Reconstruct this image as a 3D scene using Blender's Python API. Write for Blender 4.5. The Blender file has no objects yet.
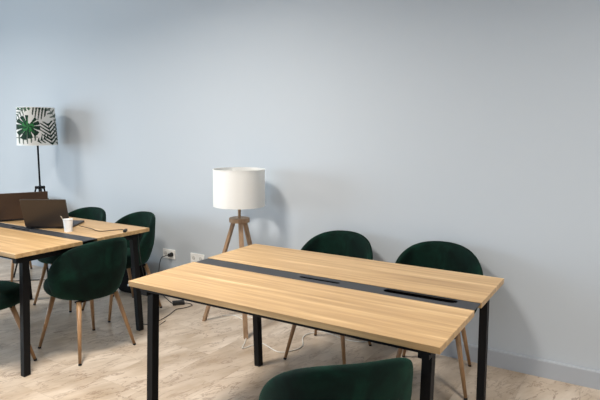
import bpy, bmesh, math, random
from mathutils import Vector, Matrix
from math import sin, cos, pi, radians
random.seed(4)
scene = bpy.context.scene
COL = scene.collection
WALL_Y = 1.708
FLOOR_X0, FLOOR_X1, FLOOR_Y0 = -6.4, 4.6, -4.6
CEIL = 3.0

# ------------------------------------------------------------------ materials
def srgb(r, g, b):
    f = lambda c: (c/255/12.92) if c/255 <= .04045 else ((c/255+.055)/1.055)**2.4
    return (f(r), f(g), f(b), 1)

def mat(name, col=(.5, .5, .5, 1), rough=.5, metal=0.0, **kw):
    m = bpy.data.materials.new(name); m.use_nodes = True
    nt = m.node_tree; b = nt.nodes['Principled BSDF']
    b.inputs['Base Color'].default_value = col
    b.inputs['Roughness'].default_value = rough
    b.inputs['Metallic'].default_value = metal
    for k, v in kw.items(): b.inputs[k.replace('_', ' ')].default_value = v
    return m, nt, b

def N(nt, typ, **kw):
    n = nt.nodes.new(typ)
    for k, v in kw.items(): setattr(n, k, v)
    return n

def ramp(nt, stops):
    r = N(nt, 'ShaderNodeValToRGB'); e = r.color_ramp.elements
    e[0].position, e[0].color = stops[0]; e[1].position, e[1].color = stops[-1]
    for p, c in stops[1:-1]:
        x = e.new(p); x.color = c
    return r

def noise(nt, vec, scale, detail=4, rough=.5, dist=0):
    n = N(nt, 'ShaderNodeTexNoise'); n.inputs['Scale'].default_value = scale
    n.inputs['Detail'].default_value = detail; n.inputs['Roughness'].default_value = rough
    n.inputs['Distortion'].default_value = dist
    if vec: nt.links.new(vec, n.inputs['Vector'])
    return n

def mapping(nt, scale=(1, 1, 1), rot=(0, 0, 0), coord='Object'):
    t = N(nt, 'ShaderNodeTexCoord'); m = N(nt, 'ShaderNodeMapping')
    m.inputs['Scale'].default_value = scale; m.inputs['Rotation'].default_value = rot
    nt.links.new(t.outputs[coord], m.inputs['Vector'])
    return m.outputs['Vector']

def bump(nt, b, height, strength=.1, dist=.01):
    n = N(nt, 'ShaderNodeBump'); n.inputs['Strength'].default_value = strength
    n.inputs['Distance'].default_value = dist
    nt.links.new(height, n.inputs['Height']); nt.links.new(n.outputs['Normal'], b.inputs['Normal'])

def mix(nt, fac, a, b_, mode='MIX'):
    n = N(nt, 'ShaderNodeMix', data_type='RGBA', blend_type=mode)
    for sock, v in ((n.inputs[0], fac), (n.inputs[6], a), (n.inputs[7], b_)):
        if hasattr(v, 'is_output'): nt.links.new(v, sock)
        else: sock.default_value = v
    return n.outputs[2]

# painted wall
WALL, nt, b = mat('wall_paint', srgb(184, 192, 200), .75)
v = mapping(nt); n = noise(nt, v, 160, 3); bump(nt, b, n.outputs[0], .06, .002)
BASEB, nt, b = mat('baseboard_paint', srgb(168, 174, 182), .45)
CEILM, nt, b = mat('ceiling_paint', srgb(205, 205, 202), .8)

# marble floor tiles
FLOOR, nt, b = mat('marble_tiles', rough=.3)
v = mapping(nt, (1, 1, 1), (0, 0, radians(90)))
br = N(nt, 'ShaderNodeTexBrick'); br.offset = .5
br.inputs['Color1'].default_value = (0, 0, 0, 1); br.inputs['Color2'].default_value = (1, 1, 1, 1)
br.inputs['Mortar'].default_value = (.5, .5, .5, 1)
br.inputs['Scale'].default_value = 1; br.inputs['Mortar Size'].default_value = .0012
br.inputs['Brick Width'].default_value = .6; br.inputs['Row Height'].default_value = .3
nt.links.new(v, br.inputs['Vector'])
tone = ramp(nt, [(0, srgb(204, 188, 170)), (.5, srgb(212, 197, 180)), (1, srgb(218, 204, 188))])
nt.links.new(br.outputs['Color'], tone.inputs[0])
# each tile shifts its own veins
t0 = N(nt, 'ShaderNodeTexCoord'); add = N(nt, 'ShaderNodeVectorMath', operation='MULTIPLY_ADD')
nt.links.new(br.outputs['Color'], add.inputs[0]); add.inputs[1].default_value = (3, 7, 1)
nt.links.new(t0.outputs['Object'], add.inputs[2])
mp = N(nt, 'ShaderNodeMapping'); mp.inputs['Rotation'].default_value = (0, 0, radians(-70)); nt.links.new(add.outputs[0], mp.inputs['Vector'])
mp1 = mp; mp = N(nt, 'ShaderNodeMapping'); mp.inputs['Scale'].default_value = (2.6, 7.5, 1)
nt.links.new(mp1.outputs[0], mp.inputs['Vector'])
vn = noise(nt, mp.outputs[0], 1.4, 6, .6, .5)
ab = N(nt, 'ShaderNodeMath', operation='SUBTRACT'); nt.links.new(vn.outputs[0], ab.inputs[0]); ab.inputs[1].default_value = .5
ab2 = N(nt, 'ShaderNodeMath', operation='ABSOLUTE'); nt.links.new(ab.outputs[0], ab2.inputs[0])
vr = ramp(nt, [(0, (.9, .9, .9, 1)), (.007, (.65, .65, .65, 1)), (.02, (0, 0, 0, 1))]); nt.links.new(ab2.outputs[0], vr.inputs[0])
msk = noise(nt, t0.outputs['Object'], 2.2, 3)
mr = ramp(nt, [(.35, (.35, .35, .35, 1)), (.6, (1, 1, 1, 1))]); nt.links.new(msk.outputs[0], mr.inputs[0])
mm = N(nt, 'ShaderNodeMath', operation='MULTIPLY'); nt.links.new(vr.outputs[0], mm.inputs[0]); nt.links.new(mr.outputs[0], mm.inputs[1])
cl = noise(nt, mp.outputs[0], .8, 5, .6)
cr_ = ramp(nt, [(.3, srgb(205, 196, 184)), (.7, (1, 1, 1, 1))]); nt.links.new(cl.outputs[0], cr_.inputs[0])
c1 = mix(nt, 1.0, tone.outputs[0], cr_.outputs[0], 'MULTIPLY')
c2 = mix(nt, mm.outputs[0], c1, srgb(140, 118, 100))
jm = N(nt, 'ShaderNodeMath', operation='MULTIPLY'); nt.links.new(br.outputs['Fac'], jm.inputs[0]); jm.inputs[1].default_value = .45
c3 = mix(nt, jm.outputs[0], c2, srgb(165, 150, 132))
nt.links.new(c3, b.inputs['Base Color'])

# oak laminate (grain along local X)
def oak(name, cols, rough=.42):
    m, nt, b = mat(name, rough=rough)
    v = mapping(nt, (.55, 14, 14)); n1 = noise(nt, v, 2.2, 5, .6, .25)
    v2 = mapping(nt, (2.5, 90, 90)); n2 = noise(nt, v2, 1.6, 4, .6)
    r1 = ramp(nt, [(.3, cols[0]), (.48, cols[1]), (.58, cols[2]), (.72, cols[3])]); nt.links.new(n1.outputs[0], r1.inputs[0])
    r2 = ramp(nt, [(.25, (.82, .80, .77, 1)), (.7, (1, 1, 1, 1))]); nt.links.new(n2.outputs[0], r2.inputs[0])
    c = mix(nt, 1, r1.outputs[0], r2.outputs[0], 'MULTIPLY')
    nt.links.new(c, b.inputs['Base Color'])
    bump(nt, b, n2.outputs[0], .05, .002)
    return m
OAK = oak('oak_laminate', [srgb(160, 129, 88), srgb(180, 148, 105), srgb(193, 161, 116), srgb(222, 192, 148)])

# turned wood for legs: grain along local Z
def legwood(name, a, c, rough=.45):
    m, nt, b = mat(name, rough=rough)
    v = mapping(nt, (40, 40, 3)); n1 = noise(nt, v, 1.5, 4, .6, .3)
    r = ramp(nt, [(.3, a), (.7, c)]); nt.links.new(n1.outputs[0], r.inputs[0])
    nt.links.new(r.outputs[0], b.inputs['Base Color'])
    return m
LEGW = legwood('chair_leg_wood', srgb(138, 104, 72), srgb(168, 132, 94))
LAMPW = legwood('lamp_wood', srgb(140, 112, 86), srgb(172, 142, 112))

# green velvet
VELVET, nt, b = mat('green_velvet', rough=.85)
v = mapping(nt); n1 = noise(nt, v, 7, 4, .6, .6)
r = ramp(nt, [(.35, srgb(2, 18, 15)), (.5, srgb(4, 29, 23)), (.68, srgb(8, 44, 34))]); nt.links.new(n1.outputs[0], r.inputs[0])
nt.links.new(r.outputs[0], b.inputs['Base Color'])
b.inputs['Sheen Weight'].default_value = .22; b.inputs['Sheen Roughness'].default_value = .35
b.inputs['Sheen Tint'].default_value = srgb(70, 140, 115)
b.inputs['Specular IOR Level'].default_value = .15
n2 = noise(nt, v, 400, 2); bump(nt, b, n2.outputs[0], .12, .001)

def speck(name, col, rough, metal=0.0, amt=.03, sc=300, **kw):
    m, nt, b = mat(name, col, rough, metal, **kw)
    v = mapping(nt); n = noise(nt, v, sc, 2)
    c = mix(nt, n.outputs[0], tuple(x*(1-amt*4) for x in col[:3])+(1,), tuple(min(1, x*(1+amt*4)) for x in col[:3])+(1,))
    nt.links.new(c, b.inputs['Base Color'])
    return m
BLACK = speck('black_powder_coat', srgb(9, 10, 13), .55, Specular_IOR_Level=.2)
CHAN = speck('charcoal_metal', srgb(50, 52, 56), .55, .0, Specular_IOR_Level=.3)
SLOT = speck('slot_brush_black', srgb(5, 5, 6), .9, Specular_IOR_Level=.05)
RUBBER = speck('black_rubber', srgb(20, 20, 20), .6)
LIDM = speck('dark_laptop_lid', srgb(72, 66, 62), .38, .5)
LIDB = speck('brown_laptop_lid', srgb(74, 59, 50), .4, .4)
LAPB = speck('dark_laptop_body', srgb(50, 50, 54), .42, .4)
KEYS = speck('black_keys', srgb(18, 18, 20), .55)
SCREEN = speck('dark_screen_glass', srgb(12, 14, 20), .12)
PAPER = speck('white_paper', srgb(232, 234, 236), .6)
PLAST = speck('white_plastic', srgb(240, 241, 240), .35)
SOCKH = speck('socket_hole', srgb(40, 40, 40), .6)
CORDB = speck('black_cord', srgb(22, 22, 24), .55)
CORDW = speck('white_cord', srgb(222, 220, 214), .5)
BAGM = speck('black_nylon', srgb(6, 6, 8), .85, Specular_IOR_Level=.15)
BUCK = speck('shiny_buckle', srgb(170, 172, 175), .25, .8)
STIRM = speck('wooden_stirrer', srgb(214, 200, 176), .6)
BULB, nt, b = mat('opal_bulb', srgb(240, 238, 230), .3)

# fabric shades with a woven bump
def fabric(name, col=None, vcol=False):
    m, nt, b = mat(name, col or (1, 1, 1, 1), .9)
    v = mapping(nt)
    w1 = noise(nt, v, 500, 2); bump(nt, b, w1.outputs[0], .12, .001)
    out = nt.nodes['Material Output']
    tr = N(nt, 'ShaderNodeBsdfTranslucent'); ms = N(nt, 'ShaderNodeMixShader'); ms.inputs[0].default_value = .28
    if vcol:
        a = N(nt, 'ShaderNodeVertexColor', layer_name='print')
        nt.links.new(a.outputs[0], b.inputs['Base Color']); nt.links.new(a.outputs[0], tr.inputs[0])
    else: tr.inputs[0].default_value = col
    nt.links.new(b.outputs[0], ms.inputs[1]); nt.links.new(tr.outputs[0], ms.inputs[2])
    nt.links.new(ms.outputs[0], out.inputs[0])
    return m
SHADEW = fabric('white_shade_fabric', srgb(240, 241, 240))
SHADEP = fabric('leaf_print_fabric', None, True)

# ------------------------------------------------------------------ helpers
def obj(name, bm, m, parent=None, smooth=False, bevel=0, subsurf=0):
    me = bpy.data.meshes.new(name)
    bmesh.ops.recalc_face_normals(bm, faces=bm.faces); bm.to_mesh(me); bm.free()
    for mm in (m if isinstance(m, (list, tuple)) else [m]): me.materials.append(mm)
    o = bpy.data.objects.new(name, me); COL.objects.link(o)
    if parent: o.parent = parent
    if smooth:
        for p in me.polygons: p.use_smooth = True
    if bevel:
        md = o.modifiers.new('bevel', 'BEVEL'); md.width = bevel; md.segments = 2; md.limit_method = 'ANGLE'
    if subsurf:
        md = o.modifiers.new('sub', 'SUBSURF'); md.levels = subsurf; md.render_levels = subsurf
    return o
def thing(name, label, cat, loc=(0, 0, 0), rz=0, group=None):
    o = bpy.data.objects.new(name, None); COL.objects.link(o)
    o.location = loc; o.rotation_euler = (0, 0, rz); o.empty_display_size = .1
    return tag(o, label, cat, group)
def tag(o, label, cat, group=None):
    o['label'] = label; o['category'] = cat
    if group: o['group'] = group
    return o
def struct(name, bm, m, **kw):
    o = obj(name, bm, m, **kw); o['kind'] = 'structure'; return o
def copy_tree(o, parent=None):
    c = o.copy(); COL.objects.link(c)
    if parent: c.parent = parent
    for ch in list(o.children): copy_tree(ch, c)
    return c
def box(bm, x0, x1, y0, y1, z0, z1, M=None):
    vs = [bm.verts.new((x, y, z)) for z in (z0, z1) for x, y in ((x0, y0), (x1, y0), (x1, y1), (x0, y1))]
    for f in ((0, 1, 2, 3), (4, 5, 6, 7), (0, 1, 5, 4), (1, 2, 6, 5), (2, 3, 7, 6), (3, 0, 4, 7)):
        bm.faces.new([vs[i] for i in f])
    if M:
        for q in vs: q.co = M @ q.co
    return vs
def newbox(*a, M=None):
    bm = bmesh.new(); box(bm, *a, M=M); return bm
def bar(bm, a, b, wx, wy, wx2=None, wy2=None):
    """box-section bar from a to b, section axes as near world x / y as possible, ends cut level"""
    wx2 = wx2 or wx; wy2 = wy2 or wy
    vs = []
    for p, w, d in ((a, wx, wy), (b, wx2, wy2)):
        for sx, sy in ((-1, -1), (1, -1), (1, 1), (-1, 1)):
            vs.append(bm.verts.new((p[0]+sx*w/2, p[1]+sy*d/2, p[2])))
    for f in ((3, 2, 1, 0), (4, 5, 6, 7), (0, 1, 5, 4), (1, 2, 6, 5), (2, 3, 7, 6), (3, 0, 4, 7)):
        bm.faces.new([vs[i] for i in f])
def rod(bm, a, b, r0, r1=None, seg=16):
    r1 = r0 if r1 is None else r1
    a, b = Vector(a), Vector(b); d = (b-a).normalized()
    u = d.orthogonal().normalized(); w = d.cross(u)
    rings = []
    for p, r in ((a, r0), (b, r1)):
        rings.append([bm.verts.new(p+u*cos(2*pi*i/seg)*r+w*sin(2*pi*i/seg)*r) for i in range(seg)])
    for i in range(seg):
        bm.faces.new((rings[0][i], rings[0][(i+1) % seg], rings[1][(i+1) % seg], rings[1][i]))
    bm.faces.new(rings[0][::-1]); bm.faces.new(rings[1])
def lathe(bm, prof, seg=48, c=(0, 0), close=False):
    rings = []
    for r, z in prof:
        if r < 1e-6: rings.append([bm.verts.new((c[0], c[1], z))]); continue
        rings.append([bm.verts.new((c[0]+r*cos(2*pi*i/seg), c[1]+r*sin(2*pi*i/seg), z)) for i in range(seg)])
    pairs = list(zip(rings, rings[1:]))
    if close: pairs.append((rings[-1], rings[0]))
    for A, B in pairs:
        for i in range(seg):
            j = (i+1) % seg
            if len(A) == 1: bm.faces.new((A[0], B[i], B[j]))
            elif len(B) == 1: bm.faces.new((A[i], A[j], B[0]))
            else: bm.faces.new((A[i], A[j], B[j], B[i]))
def catmull(pts, n=10):
    P = [Vector(p) for p in pts]; P = [P[0]*2-P[1]]+P+[P[-1]*2-P[-2]]
    out = []
    for i in range(1, len(P)-2):
        for k in range(n):
            t = k/n
            out.append(.5*((2*P[i])+(P[i+1]-P[i-1])*t+(2*P[i-1]-5*P[i]+4*P[i+1]-P[i+2])*t*t+(3*P[i]-P[i-1]-3*P[i+1]+P[i+2])*t**3))
    out.append(P[-2]); return out
def tube(bm, pts, r, seg=8, n=10):
    C = catmull(pts, n); rings = []
    for i, p in enumerate(C):
        d = (C[min(i+1, len(C)-1)]-C[max(i-1, 0)]).normalized()
        u = d.cross(Vector((0, 0, 1)))
        if u.length < .05: u = d.cross(Vector((0, 1, 0)))
        u.normalize(); w = u.cross(d)
        rings.append([bm.verts.new(p+u*cos(2*pi*k/seg)*r+w*sin(2*pi*k/seg)*r) for k in range(seg)])
    for A, B in zip(rings, rings[1:]):
        for k in range(seg): bm.faces.new((A[k], A[(k+1) % seg], B[(k+1) % seg], B[k]))
    bm.faces.new(rings[0][::-1]); bm.faces.new(rings[-1])

# ------------------------------------------------------------------ room
struct('floor', newbox(FLOOR_X0, FLOOR_X1, FLOOR_Y0, WALL_Y+.15, -.1, 0), FLOOR)
struct('ceiling', newbox(FLOOR_X0, FLOOR_X1, FLOOR_Y0, WALL_Y+.15, CEIL, CEIL+.1), CEILM)
struct('wall_back', newbox(FLOOR_X0-.15, FLOOR_X1+.15, WALL_Y, WALL_Y+.15, 0, CEIL), WALL)
struct('wall_right', newbox(FLOOR_X1, FLOOR_X1+.15, FLOOR_Y0, WALL_Y, 0, CEIL), WALL)
def wall_with_hole(name, axis, pos, th, a0, a1, h0, h1, z0, z1):
    bm = bmesh.new()
    def q(s0, s1, c0, c1):
        if axis == 'x': box(bm, pos-th, pos, s0, s1, c0, c1)
        else: box(bm, s0, s1, pos-th, pos, c0, c1)
    q(a0, h0, 0, CEIL); q(h1, a1, 0, CEIL); q(h0, h1, 0, z0); q(h0, h1, z1, CEIL)
    return struct(name, bm, WALL)
wall_with_hole('wall_left', 'x', FLOOR_X0, .15, FLOOR_Y0, WALL_Y, -3.6, -.6, .5, 2.6)
wall_with_hole('wall_front', 'y', FLOOR_Y0, .15, FLOOR_X0, FLOOR_X1, -3.2, 2.6, .4, 2.6)
bm = bmesh.new()
for y0, y1 in ((-3.6, -3.54), (-2.13, -2.07), (-.66, -.6)): box(bm, FLOOR_X0-.1, FLOOR_X0-.04, y0, y1, .5, 2.6)
for z0 in (.5, 2.54): box(bm, FLOOR_X0-.1, FLOOR_X0-.04, -3.6, -.6, z0, z0+.06)
struct('window_1', bm, BASEB)
bm = bmesh.new()
for x0 in (-3.2, -1.3, .64, 2.54): box(bm, x0, x0+.06, FLOOR_Y0-.1, FLOOR_Y0-.04, .4, 2.6)
for z0 in (.4, 2.54): box(bm, -3.2, 2.6, FLOOR_Y0-.1, FLOOR_Y0-.04, z0, z0+.06)
struct('window_2', bm, BASEB)
bm = bmesh.new()
prof = [(WALL_Y, 0), (WALL_Y-.014, 0), (WALL_Y-.014, .098), (WALL_Y-.010, .106), (WALL_Y, .108)]
L = [bm.verts.new((FLOOR_X0, y, z)) for y, z in prof]; R = [bm.verts.new((FLOOR_X1, y, z)) for y, z in prof]
for i in range(len(prof)): j = (i+1) % len(prof); bm.faces.new((L[i], L[j], R[j], R[i]))
bm.faces.new(L); bm.faces.new(R)
struct('baseboard_back', bm, BASEB)

# ------------------------------------------------------------------ desk
TL, TW, TH = 1.4755, .9956, .75
TS = .025; GAP = .0569
def make_table(label):
    t = thing('double_desk', label, 'desk')
    for nm, y0, y1 in (('front', 0, TW/2-GAP), ('back', TW/2+GAP, TW)):
        o = obj('desktop', newbox(0, TL, y0, y1, TH-TS, TH), OAK, t, bevel=.0015)
        o.data.name = 'desktop_'+nm
    # centre channel plate with its two long rounded slots
    zc = TH-.003
    pl = obj('cable_channel', newbox(.004, TL-.004, TW/2-GAP-.004, TW/2+GAP+.004, zc-.004, zc), CHAN, t)
    slots = [(1.222, .520, .33, .056), (.735, .505, .22, .026)]
    for sx, sy, sl, sw in slots:
        bm = bmesh.new(); pts = []
        for s in (1, -1):
            for k in range(9):
                a = -pi/2+pi*k/8
                pts.append((sx+s*((sl-sw)/2+cos(a)*sw/2), sy+s*sin(a)*sw/2))
        lo = [bm.verts.new((x, y, zc-.03)) for x, y in pts]; hi = [bm.verts.new((x, y, zc+.03)) for x, y in pts]
        bm.faces.new(lo[::-1]); bm.faces.new(hi)
        for i in range(len(pts)): j = (i+1) % len(pts); bm.faces.new((lo[i], lo[j], hi[j], hi[i]))
        cut = obj('cutter', bm, CHAN)
        md = pl.modifiers.new('b', 'BOOLEAN'); md.object = cut; md.operation = 'DIFFERENCE'; md.solver = 'EXACT'
        dg = bpy.context.evaluated_depsgraph_get(); dg.update()
        me = bpy.data.meshes.new_from_object(pl.evaluated_get(dg))
        pl.modifiers.clear(); pl.data = me
        bpy.data.objects.remove(cut)
    # dark trough under the plate
    bm = bmesh.new()
    y0, y1 = TW/2-GAP+.01, TW/2+GAP-.01
    box(bm, .12, TL-.09, y0, y1, zc-.080, zc-.076)
    box(bm, .12, TL-.09, y0, y0+.003, zc-.076, zc-.0045); box(bm, .12, TL-.09, y1-.003, y1, zc-.076, zc-.0045)
    obj('cable_tray', bm, SLOT, t)
    # frame: rails and cross beams
    zt = TH-TS; ix, iy, s = .066, .091, .033
    for y in (.03, TW-.03-.03): obj('side_rail', newbox(.04, TL-.04, y, y+.03, zt-.022, zt), BLACK, t, bevel=.001)
    for x in (ix, TL-ix):
        bm = bmesh.new(); box(bm, x-.02, x+.02, .032, TW-.032, zt-.042, zt-.001)
        obj('cross_beam', bm, BLACK, t, bevel=.001)
        for y, sg in ((iy, -1), (TW-iy, 1)):
            bm = bmesh.new()
            ytop = y
            bar(bm, (x, y+sg*s, .006), (x, ytop, zt-.042), .037, .042)
            lg = obj('leg', bm, BLACK, t, bevel=.002)
            bm = bmesh.new(); bar(bm, (x, y+sg*s, 0), (x, y+sg*s, .006), .034, .039)
            obj('foot_pad', bm, RUBBER, lg)
    return t
desk1 = make_table('large light oak double desk with an empty top, nearest the camera')
desk2 = copy_tree(desk1)
desk2['label'] = 'light oak double desk on the left with two laptops and a cup on it'
desk2.location = (-.948, .030+TW, 0); desk2.rotation_euler = (0, 0, pi)
desk1['group'] = desk2['group'] = 'oak double desks with charcoal channels'
# small latch clip under the right edge of the front desktop
bm = newbox(TL-.045, TL-.004, .19, .215, TH-TS-.012, TH-TS)
obj('latch', bm, BLACK, desk1, bevel=.002)

# ------------------------------------------------------------------ chair (faces local +Y)
CH = .768
def shell_point(phi, z, off):
    """point on the back shell: phi 0 = rear centre, off = inward distance"""
    t = (z-.375)/(CH-.375)
    a = .195+.075*min(1, (max(t, 0)/.45))**.6+.004*t - off
    bb = .205+.05*min(1, (max(t, 0)/.45))**.6+.035*t - off
    x = a*sin(phi); y = -bb*cos(phi)
    if cos(phi) < 0: y = -(.205+.04-off*.4)*cos(phi)
    return Vector((x, y, z))
def make_chair(label, group):
    t = thing('velvet_chair', label, 'chair', group=group)
    bm = bmesh.new(); PM = radians(92); n = 40; th = .036
    rings = []
    for i in range(n+1):
        u = -1+2*i/n; phi = u*PM
        g = max(0, 1-abs(u)**2.4)**.62
        zt = .470+(CH-.470)*g
        zb = .380+.03*abs(u)**3
        hgt = zt-zb; m_ = 7; ring = []
        thk = th*(1-.35*abs(u)**4)
        for k in range(m_+1):
            z = zb+(hgt-.018)*k/m_; ring.append(shell_point(phi, z, 0))
        top = shell_point(phi, zt-.004, thk*.18); ring.append(top)
        ring.append(shell_point(phi, zt, thk*.5)); ring.append(shell_point(phi, zt-.004, thk*.82))
        for k in range(m_, -1, -1):
            z = zb+.004+(hgt-.022)*k/m_; ring.append(shell_point(phi, z, thk))
        ring.append(shell_point(phi, zb-.006, thk*.5))
        rings.append([bm.verts.new(p) for p in ring])
    for A, B in zip(rings, rings[1:]):
        for k in range(len(A)): j = (k+1) % len(A); bm.faces.new((A[k], A[j], B[j], B[k]))
    bm.faces.new(rings[0]); bm.faces.new(rings[-1][::-1])
    obj('backrest', bm, VELVET, t, smooth=True, subsurf=1)
    # seat cushion
    bm = bmesh.new(); seg = 40
    prof = [(0, .372), (.80, .372), (.93, .378), (1.0, .400), (1.02, .425), (.99, .452), (.93, .466), (.80, .474), (.5, .478), (0, .480)]
    rr = []
    for s, z in prof:
        if s == 0: rr.append([bm.verts.new((0, .02, z))]); continue
        R_ = []
        for i in range(seg):
            a = 2*pi*i/seg; ca, sa = cos(a), sin(a)
            e = 2.5; q = (abs(ca)**e+abs(sa)**e)**(-1/e)
            by = .262 if sa > 0 else .205
            R_.append(bm.verts.new((ca*q*.208*s, .02+sa*q*by*s-(0 if sa > 0 else 0), z)))
        rr.append(R_)
    for A, B in zip(rr, rr[1:]):
        for i in range(seg):
            j = (i+1) % seg
            if len(A) == 1: bm.faces.new((A[0], B[j], B[i]))
            elif len(B) == 1: bm.faces.new((A[i], A[j], B[0]))
            else: bm.faces.new((A[i], A[j], B[j], B[i]))
    obj('seat', bm, VELVET, t, smooth=True, subsurf=1)
    # dark mounting frame
    for y in (-.145, .125): obj('mounting_bar', newbox(-.15, .15, y, y+.03, .362, .3715), BLACK, t)
    for sx in (-1, 1):
        for sy in (-1, 1):
            bm = bmesh.new()
            a = Vector((sx*.135, sy*.14+.0, .371)); f = Vector((sx*.203, sy*.228, .012))
            rod(bm, a, f, .0165, .0095)
            lg = obj('leg', bm, LEGW, t, smooth=False)
            for p in lg.data.polygons: p.use_smooth = len(p.vertices) == 4
            bm = bmesh.new(); d = (f-a).normalized(); rod(bm, f+d*.0001, f+d*.0125, .0105, .0098)
            obj('foot_cap', bm, RUBBER, lg)
    return t
G = 'dark green velvet dining chairs'
proto = make_chair('x', G)
chairs = [
    ('dark green velvet chair behind the near desk, left of the two, nearer the white lamp', (.340, 1.345), 180+5),
    ('dark green velvet chair behind the near desk, right of the two, by the desk corner', (1.03, 1.355), 180+12),
    ('dark green velvet chair in the foreground, mostly cut off, seen from behind', (1.13, -.095), 46),
    ('dark green velvet chair at the end of the left desk, its back to the camera', (-1.075, .565), 86),
    ('dark green velvet chair behind the left desk, at its right corner', (-1.49, 1.215), 170),
    ('dark green velvet chair behind the left desk, its back just right of the open laptop', (-2.0, 1.15), 186),
    ('dark green velvet chair tucked under the front side of the left desk, cut off', (-1.365, .015), 0),
    ('chair beyond the left desk showing just one wooden leg beneath it', (-3.09, 1.36), 180),
]
for i, (lab, (x, y), rz) in enumerate(chairs):
    c = proto if i == 0 else copy_tree(proto)
    c['label'] = lab; c.location = (x, y, 0); c.rotation_euler = (0, 0, radians(rz))

# ------------------------------------------------------------------ white tripod lamp
LX, LY = -.44, 1.41
lamp = thing('tripod_lamp', 'wooden tripod floor lamp with a plain white drum shade against the wall', 'lamp', (LX, LY, 0))
def shade_bm(r0, r1, z0, z1, t=.0015, seg=96):
    bm = bmesh.new()
    lathe(bm, [(r0, z0), (r1, z1), (r1-t, z1), (r0-t, z0)], seg, close=True); return bm
sh = obj('lamp_shade', shade_bm(.186, .184, .905, 1.165), SHADEW, lamp, smooth=True)
md = sh.modifiers.new('e', 'EDGE_SPLIT'); md.split_angle = radians(40)
for z in (.905, 1.165):
    bm = bmesh.new(); R0 = .185
    lathe(bm, [(R0+.0015, z-.002), (R0+.0015, z+.003), (R0-.003, z+.003), (R0-.003, z-.002)], 96, close=True)
    obj('shade_rim', bm, SHADEW, sh)
bm = bmesh.new()
for k in range(3): a = k*2*pi/3+.4; rod(bm, (0, 0, 1.12), (.183*cos(a), .183*sin(a), 1.155), .002, seg=8)
rod(bm, (0, 0, 1.112), (0, 0, 1.128), .02)
obj('shade_spider', bm, PLAST, lamp)
bm = bmesh.new(); lathe(bm, [(0, .98), (.014, .985), (.016, 1.01), (.03, 1.05), (.029, 1.08), (.018, 1.102), (0, 1.111)], 24); obj('bulb', bm, BULB, lamp, smooth=True)
bm = bmesh.new(); rod(bm, (0, 0, .815), (0, 0, .985), .011); obj('stem', bm, LAMPW, lamp)
bm = bmesh.new(); lathe(bm, [(0, .785), (.072, .785), (.074, .790), (.074, .812), (.072, .816), (0, .816)], 40); obj('hub', bm, LAMPW, lamp)
FT = [(-.762-LX+.01, 1.365-LY), (-.253-LX-.012, 1.245-LY), (-.38-LX, 1.665-LY)]
for fx, fy in FT:
    bm = bmesh.new(); q = Vector((fx, fy)).normalized()
    a = Vector((q.x*.048, q.y*.048, .785)); f = Vector((fx, fy, 0))
    d = (f-a).normalized(); side = Vector((-q.y, q.x, 0)); up = side.cross(d).normalized()
    vs = []
    for p in (a, f):
        for s1, s2 in ((-1, -1), (1, -1), (1, 1), (-1, 1)):
            w = p+side*s1*.016+up*s2*.011
            w = w+d*((p.z-w.z)/d.z)
            vs.append(bm.verts.new(w))
    for f4 in ((3, 2, 1, 0), (4, 5, 6, 7), (0, 1, 5, 4), (1, 2, 6, 5), (2, 3, 7, 6), (3, 0, 4, 7)): bm.faces.new([vs[i] for i in f4])
    obj('leg', bm, LAMPW, lamp, bevel=.002)
white = [(-.395, 1.60), (-.58, 1.60), (-.704, 1.518), (-.625, 1.568), (-.471, 1.506), (-.335, 1.36), (-.22, 1.17), (-.175, 1.09), (-.149, 1.16), (-.112, 1.224), (.049, 1.166), (.111, 1.205), (.145, 1.325), (.067, 1.466), (.07, 1.558), (.142, 1.639), (.307, 1.596), (.42, 1.60), (.50, 1.66)]
bm = bmesh.new(); tube(bm, [(x, y, .004) for x, y in white], .0035)
tag(obj('power_cord', bm, CORDW, smooth=True), 'thin white cord snaking over the floor around the wooden lamp legs', 'cord')

# ------------------------------------------------------------------ black lamp with leaf-print shade
BX, BY = -2.855, 1.45
lamp2 = thing('floor_lamp', 'slim black tripod floor lamp with a green tropical leaf print shade', 'lamp', (BX, BY, 0))
R0, R1, Z0, Z1 = .177, .163, 1.290, 1.634
S = .343/256.0                      # metres per drawing unit
def inpoly(x, y, P):
    c = False; j = len(P)-1
    for i in range(len(P)):
        if (P[i][1] > y) != (P[j][1] > y) and x < (P[j][0]-P[i][0])*(y-P[i][1])/(P[j][1]-P[i][1])+P[i][0]: c = not c
        j = i
    return c
DK, MD, BR, GY, WH = (.006, .035, .022), (.015, .10, .04), (.03, .22, .06), (.13, .17, .15), (.80, .81, .80)
def monstera(x, y, cx, cy, R, rot):
    dx, dy = x-cx, y-cy; c, s = cos(rot), sin(rot); X, Y = (c*dx+s*dy)/R, (-s*dx+c*dy)/R   # tip along +Y
    r = math.hypot(X, Y)
    if r > 1.15: return None
    a = math.atan2(X, Y)
    lim = 1.0-.12*abs(a)/pi+(.12 if abs(a) < .3 else 0)
    if abs(a) > 2.85: lim = .25
    if r > lim: return None
    k = (a/(2*pi)*11+.5+.12*math.sin(3*a)) % 1
    if r > .48 and abs(k-.5) > .5-.13*(r-.30)/.6 and abs(a) > .22: return None
    return BR if (r < .45 and math.sin(5*a+9*r) > .1) else (MD if r < .7 and math.sin(13*a) > .2 else DK)
def frond(x, y, x0, y0, x1, y1, w, n, lean, duty, col):
    L = math.hypot(x1-x0, y1-y0); ux, uy = (x1-x0)/L, (y1-y0)/L
    s = (x-x0)*ux+(y-y0)*uy; t = -(x-x0)*uy+(y-y0)*ux
    if abs(t) < 1.8 and 0 < s < L: return col
    q = s-abs(t)*lean
    if q < 0 or q > L: return None
    if abs(t) > w*math.sin(pi*min(1, (q/L)*.85+.15))**.6: return None
    return col if (q/L*n) % 1 < duty*(1.15-.6*abs(t)/w) else None
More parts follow.
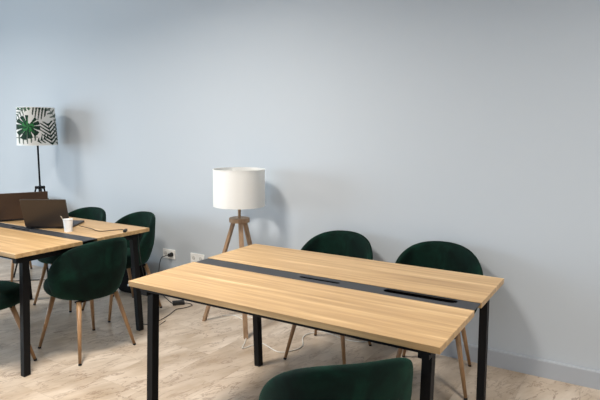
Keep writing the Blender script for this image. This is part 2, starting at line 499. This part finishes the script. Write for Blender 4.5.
PRINT = [
    lambda x, y: monstera(x, y, 130, 190, 84, .35),
    lambda x, y: frond(x, y, 278, 318, 258, 165, 60, 6, 1.0, .55, DK),
    lambda x, y: frond(x, y, 165, 58, 262, 84, 78, 5, .12, .5, DK),
    lambda x, y: frond(x, y, 322, 150, 262, 60, 30, 4, .5, .5, GY),
    lambda x, y: frond(x, y, 185, 292, 262, 262, 30, 4, .7, .5, DK),
    lambda x, y: frond(x, y, 45, 268, 190, 262, 44, 6, .05, .42, GY),
    lambda x, y: frond(x, y, 110, 60, 45, 140, 36, 5, .7, .5, GY),
    lambda x, y: frond(x, y, 60, 64, 150, 70, 20, 4, .8, .6, MD),
    lambda x, y: frond(x, y, 316, 318, 312, 160, 26, 6, .9, .45, GY),
]
bm = bmesh.new(); NU, NV = 330, 96
cam_dir = math.atan2(-1.715-BY, 1.986-BX)
inner, outer = [], []
for j in range(NV+1):
    z = Z0+(Z1-Z0)*j/NV; r = R0+(R1-R0)*j/NV
    outer.append([bm.verts.new((r*cos(cam_dir+2*pi*i/NU), r*sin(cam_dir+2*pi*i/NU), z)) for i in range(NU)])
cl = bm.loops.layers.float_color.new('print')
for j in range(NV):
    for i in range(NU):
        f = bm.faces.new((outer[j][i], outer[j][(i+1) % NU], outer[j+1][(i+1) % NU], outer[j+1][i]))
        th = ((i+.5)/NU*2*pi+pi) % (2*pi)-pi
        half = .5*pi
        if th > half: th -= pi
        elif th < -half: th += pi
        x = 185+R0*sin(th)*.98/S*1.0; y = 62+(NV-j-.5)/NV*256
        c = WH
        for fn in PRINT:
            q = fn(x, y)
            if q: c = q; break
        for l in f.loops: l[cl] = (*c, 1)
        f.smooth = True
me = bpy.data.meshes.new('lamp_shade'); bm.to_mesh(me); bm.free(); me.materials.append(SHADEP)
sh2 = bpy.data.objects.new('lamp_shade', me); COL.objects.link(sh2); sh2.parent = lamp2
md = sh2.modifiers.new('s', 'SOLIDIFY'); md.thickness = .0015; md.offset = -1
sh2['label'] = 'white shade printed with green monstera and palm leaves'
for r, z in ((R0, Z0), (R1, Z1)):
    bm = bmesh.new(); lathe(bm, [(r+.001, z-.002), (r+.001, z+.002), (r-.003, z+.002), (r-.003, z-.002)], 96, close=True)
    obj('shade_rim', bm, PLAST, sh2)
bm = bmesh.new()
for k in range(3): a = k*2*pi/3; rod(bm, (0, 0, 1.34), (.172*cos(a), .172*sin(a), 1.296), .002, seg=8)
rod(bm, (0, 0, 1.33), (0, 0, 1.35), .018)
obj('shade_spider', bm, BLACK, lamp2)
bm = bmesh.new(); lathe(bm, [(0, 1.35), (.014, 1.351), (.016, 1.38), (.03, 1.42), (.029, 1.45), (.018, 1.472), (0, 1.481)], 24); obj('bulb', bm, BULB, lamp2, smooth=True)
bm = bmesh.new(); rod(bm, (0, 0, .88), (0, 0, 1.33), .0085); obj('pole', bm, BLACK, lamp2)
bm = bmesh.new()
rod(bm, (0, 0, .845), (0, 0, .90), .016)
for fx, fy in ((-.86, -.5), (.86, -.5), (0, 1)): rod(bm, (fx*.012, fy*.012, .885), (fx*.045, fy*.045, .885), .014)
obj('hub', bm, BLACK, lamp2)
for fx, fy in ((-.275, -.15), (.235, -.12), (.0, .215)):
    q = Vector((fx, fy)).normalized(); bm = bmesh.new()
    rod(bm, (q.x*.04, q.y*.04, .878), (fx, fy, .004), .0075)
    lg = obj('leg', bm, BLACK, lamp2)
    bm = bmesh.new(); rod(bm, (fx, fy, 0), (fx+(-q.x)*.001, fy-q.y*.001, .02), .011, .009); obj('rubber_foot', bm, RUBBER, lg)

# ------------------------------------------------------------------ laptops
def make_laptop(label, R, L_, back, depth, height, tilt, lidm, tiltlab=None):
    """R, L_: right and left ends of the hinge line, back: direction the keyboard lies in"""
    R, L_ = Vector((*R, TH)), Vector((*L_, TH)); w = (R-L_).length
    mid = (R+L_)/2; ax = (R-L_).normalized(); ang = math.atan2(ax.y, ax.x)
    t = thing('laptop', label, 'laptop', mid, ang, 'open laptops on the left desk')
    # local: x along the hinge, +y towards the keyboard
    b_ = obj('base', newbox(-w/2, w/2, .004, depth, .003, .017), LAPB, t, bevel=.003)
    bm = bmesh.new()
    for r in range(6):
        for c in range(14):
            x0 = -w*.43+c*(w*.86/14); y0 = .03+r*.018
            box(bm, x0, x0+w*.86/14-.003, y0, y0+.015, .0168, .0182)
    obj('keyboard', bm, KEYS, b_)
    obj('touchpad', newbox(-.05, .05, depth-.075, depth-.012, .0168, .0176), LIDM, b_)
    for sx in (-1, 1):
        for y in (.02, depth-.02):
            bm = bmesh.new(); rod(bm, (sx*(w/2-.02), y, 0), (sx*(w/2-.02), y, .004), .006); obj('rubber_foot', bm, RUBBER, b_)
    M = Matrix.Translation((0, .002, .014)) @ Matrix.Rotation(tilt, 4, 'X')
    lid = obj('lid', newbox(-w/2, w/2, -.007, .001, .004, height, M=M), lidm, t, bevel=.002)
    obj('screen', newbox(-w/2+.008, w/2-.008, .001, .0018, .016, height-.008, M=M), SCREEN, lid)
    for sx in (-1, 1):
        bm = bmesh.new(); rod(bm, (sx*w*.38, 0, .014), (sx*w*.2, 0, .014), .0055); obj('hinge', bm, BLACK, t)
    return t
make_laptop('open dark grey laptop in front of the other laptop, beside the paper cup', (-1.378, .700), (-1.642, .532), None, .262, .213, radians(18), LIDM)
make_laptop('open laptop with a brownish lid behind the grey laptop, cut off at left', (-1.905, .885), (-2.065, .560), None, .235, .206, radians(9), LIDB)

# paper cup with a stirrer
cup = thing('paper_cup', 'small white paper cup with a stirrer on the desk beside the laptop', 'cup', (-1.303, .627, TH))
bm = bmesh.new(); lathe(bm, [(0, .004), (.0225, .004), (.0225, 0), (.0245, 0), (.0315, .082), (.0330, .083), (.0330, .086), (.0305, .086), (.0295, .08), (.0232, .006), (0, .006)], 40)
obj('cup_body', bm, PAPER, cup, smooth=False)
bm = bmesh.new(); bar(bm, (.008, .006, .0075), (-.040, -.026, .107), .006, .0015); obj('stirrer', bm, STIRM, cup)

# charging cable lying on the left desk
z = TH+.003
bm = bmesh.new(); tube(bm, [(-1.42, .80, z), (-1.37, .79, z), (-1.241, .77, z), (-1.17, .745, z), (-1.117, .745, z), (-1.08, .80, z), (-1.052, .86, z), (-1.02, .862, z), (-.985, .845, z+.002)], .0025)
cb = obj('laptop_cable', bm, CORDB, smooth=True)
tag(cb, 'thin dark cable on the left desk, its connector hanging near the right edge', 'cable')
bm = bmesh.new()
M = Matrix.Translation((-.972, .830, TH+.0085)) @ Matrix.Rotation(radians(-52), 4, 'Z')
box(bm, -.03, .03, -.009, .009, -.008, .008, M=M); obj('connector', bm, RUBBER, cb, bevel=.002)

# ------------------------------------------------------------------ wall sockets
def outlet(x0, x1, label):
    zc_ = .368; t = thing('wall_socket', label, 'socket', ((x0+x1)/2, WALL_Y, zc_), 0, 'white double wall sockets')
    w = (x1-x0)/2
    obj('face_plate', newbox(-w, w, -.009, -.0005, -.042, .042), PLAST, t, bevel=.003)
    for sx in (-1, 1):
        bm = bmesh.new(); cx = sx*w*.5
        M = Matrix.Translation((cx, -.009, 0)) @ Matrix.Rotation(radians(90), 4, 'X')
        lathe(bm, [(.019, -.001), (.0215, .002), (.0235, .002), (.0235, -.001)], 32, close=True)
        for v_ in bm.verts: v_.co = M @ v_.co
        s = obj('socket_ring', bm, PLAST, t)
        bm = bmesh.new()
        rod(bm, (cx, -.0088, 0), (cx, -.0098, 0), .019, seg=32)
        d = obj('socket_recess', bm, speck_grey, s)
        bm = bmesh.new()
        for dx in (-.0095, .0095): rod(bm, (cx+dx, -.0096, 0), (cx+dx, -.0103, 0), .0026, seg=12)
        obj('pin_holes', bm, SOCKH, s)
    return t
speck_grey = speck('socket_grey', srgb(216, 216, 214), .4)
outlet(-1.513, -1.367, 'white double wall socket with a black plug in its right outlet')
outlet(-1.190, -1.040, 'white double wall socket partly hidden behind the near desk, with nothing plugged in')
ch = thing('charger', 'black charger on the floor by the wall, its cord running up to the socket', 'charger', (-1.19, 1.545, 0))
def L3(p): return (p[0]+1.19, p[1]-1.545, p[2])
bm = bmesh.new(); rod(bm, L3((-1.403, WALL_Y-.0105, .368)), L3((-1.403, WALL_Y-.048, .368)), .0185, .014, 24); obj('plug', bm, RUBBER, ch)
bm = bmesh.new()
tube(bm, [L3(p) for p in [(-1.403, 1.662, .368), (-1.43, 1.64, .362), (-1.49, 1.655, .33), (-1.525, 1.665, .25), (-1.53, 1.665, .15), (-1.50, 1.65, .05), (-1.45, 1.635, .006), (-1.38, 1.60, .004), (-1.271, 1.541, .004), (-1.235, 1.53, .008), (-1.218, 1.53, .012)]], .0035)
tube(bm, [L3(p) for p in [(-1.150, 1.575, .012), (-1.13, 1.60, .006), (-1.10, 1.60, .004), (-1.07, 1.575, .004), (-1.08, 1.50, .004), (-1.108, 1.431, .004), (-1.06, 1.30, .004), (-1.03, 1.15, .004), (-1.06, 1.06, .004), (-1.2, 1.10, .004), (-1.33, 1.22, .004)]], .003)
obj('cord', bm, CORDB, ch, smooth=True)
M = Matrix.Translation((0, 0, .0155)) @ Matrix.Rotation(radians(50), 4, 'Z')
obj('power_brick', newbox(-.048, .048, -.024, .024, -.0155, .0155, M=M), RUBBER, ch, bevel=.004)
# thin cable trailing by the far leg of the left desk
bm = bmesh.new(); tube(bm, [(-.982, .95, .722), (-.965, .955, .5), (-.945, 1.0, .25), (-.95, 1.02, .06), (-.96, 1.08, .004), (-.99, 1.2, .004)], .0025)
# cables on the floor beyond the left desk
bm2 = bmesh.new()
tube(bm2, [(x, y, .004) for x, y in ((-3.35, 1.10), (-3.15, 1.14), (-3.0, 1.22), (-2.92, 1.30), (-2.78, 1.40), (-2.62, 1.42), (-2.5, 1.35), (-2.4, 1.3))], .0045)
tag(obj('floor_cable', bm2, CORDB, smooth=True), 'thin dark cable on the floor under the left desk, by the left border', 'cable')
tag(obj('hanging_cable', bm, CORDB, smooth=True), 'thin dark cable hanging down beside the leg of the left desk', 'cable')

# ------------------------------------------------------------------ black bag by the wall
bag = thing('bag', 'black bag with small shiny buckles on the floor by the wall, behind a chair', 'bag', (-1.80, 1.60, 0))
bm = bmesh.new(); n = 24
for_r = []
for z, sx, sy in ((0, .125, .055), (.015, .14, .066), (.10, .145, .07), (.20, .14, .064), (.26, .12, .05), (.285, .09, .03), (.288, 0, 0)):
    if sx == 0: for_r.append([bm.verts.new((0, 0, z))]); continue
    R_ = []
    for i in range(n):
        a = 2*pi*i/n; ca, sa = cos(a), sin(a); q = (abs(ca)**3.5+abs(sa)**3.5)**(-1/3.5)
        R_.append(bm.verts.new((ca*q*sx, sa*q*sy, z)))
    for_r.append(R_)
bm.faces.new(for_r[0])
for A, B in zip(for_r, for_r[1:]):
    for i in range(n):
        j = (i+1) % n
        bm.faces.new((A[i], A[j], B[0]) if len(B) == 1 else (A[i], A[j], B[j], B[i]))
obj('bag_body', bm, BAGM, bag, smooth=True)
bm = bmesh.new()
box(bm, -.09, .09, -.085, -.062, .03, .15); obj('front_pocket', bm, BAGM, bag, bevel=.008)
bm = bmesh.new(); tube(bm, [(-.04, 0, .27), (-.03, 0, .31), (.03, 0, .31), (.04, 0, .27)], .006); obj('handle', bm, BAGM, bag, smooth=True)
for bx, bz in ((-.03, .21), (.045, .21), (-.055, .09), (.05, .085)):
    yy = -.0855 if bz < .15 else -.066
    obj('buckle', newbox(bx-.009, bx+.009, yy-.004, yy+.0004, bz-.008, bz+.008), BUCK, bag)

# ------------------------------------------------------------------ camera
cam = bpy.data.cameras.new('camera'); co = bpy.data.objects.new('camera', cam); COL.objects.link(co)
cam.sensor_width = 36; cam.lens = 552.53/600*36; cam.clip_start = .05
yaw, pitch, roll = .549637, .129755, .0051361
f = Vector((-sin(yaw)*cos(pitch), cos(yaw)*cos(pitch), -sin(pitch))); r = Vector((cos(yaw), sin(yaw), 0)); u = r.cross(f)
r2 = cos(roll)*r+sin(roll)*u; u2 = -sin(roll)*r+cos(roll)*u
Mx = Matrix((r2, u2, -f)).transposed().to_4x4(); Mx.translation = (1.98583, -1.71521, 1.46001)
co.matrix_world = Mx
scene.camera = co

# ------------------------------------------------------------------ light
def area(name, loc, target, sx, sy, power, col, spread=180):
    l = bpy.data.lights.new(name, 'AREA'); l.shape = 'RECTANGLE'; l.size = sx; l.size_y = sy
    l.energy = power; l.color = col; l.spread = radians(spread)
    o = bpy.data.objects.new(name, l); COL.objects.link(o); o.location = loc
    o.rotation_euler = (Vector(target)-Vector(loc)).to_track_quat('-Z', 'Y').to_euler()
    return o
area('daylight_side', (FLOOR_X0-.25, -2.1, 1.55), (0, .5, 1.1), 2.9, 2.0, 165, (.72, .88, 1.0), 130)
area('fill_front', (-.3, FLOOR_Y0-.25, 1.5), (-.3, 0, 1.2), 5.6, 2.1, 35, (.82, .88, 1.0))  # added fill light from behind the camera, shining in through the front opening
# ceiling lamps: round opal downlights
def downlight(x, y, power, col=(1, .93, .84)):
    t = thing('ceiling_lamp', 'square flush ceiling lamp', 'lamp', (x, y, CEIL), 0, 'square ceiling lamps')
    bm = bmesh.new(); lathe(bm, [(.47, -.001), (.47, -.03), (.45, -.035), (.45, -.001)], 4, close=True)
    for v_ in bm.verts: v_.co = Matrix.Rotation(radians(45), 4, 'Z') @ v_.co
    obj('frame', bm, PLAST, t)
    l = bpy.data.lights.new('ceiling_light', 'AREA'); l.shape = 'SQUARE'; l.size = .5; l.spread = radians(150); l.energy = power; l.color = col
    o = bpy.data.objects.new('ceiling_light', l); COL.objects.link(o); o.location = (x, y, CEIL-.04)
downlight(-3.4, -.25, 48); downlight(-.45, -.25, 86); downlight(2.7, -.25, 60)
w = bpy.data.worlds.new('world'); scene.world = w; w.use_nodes = True
w.node_tree.nodes['Background'].inputs[0].default_value = (.7, .82, 1, 1); w.node_tree.nodes['Background'].inputs[1].default_value = .6
vs = scene.view_settings
vs.view_transform = 'Standard'; vs.look = 'None'; vs.gamma = 1; vs.exposure = -.14
try: vs.use_curve_mapping = False
except Exception: pass
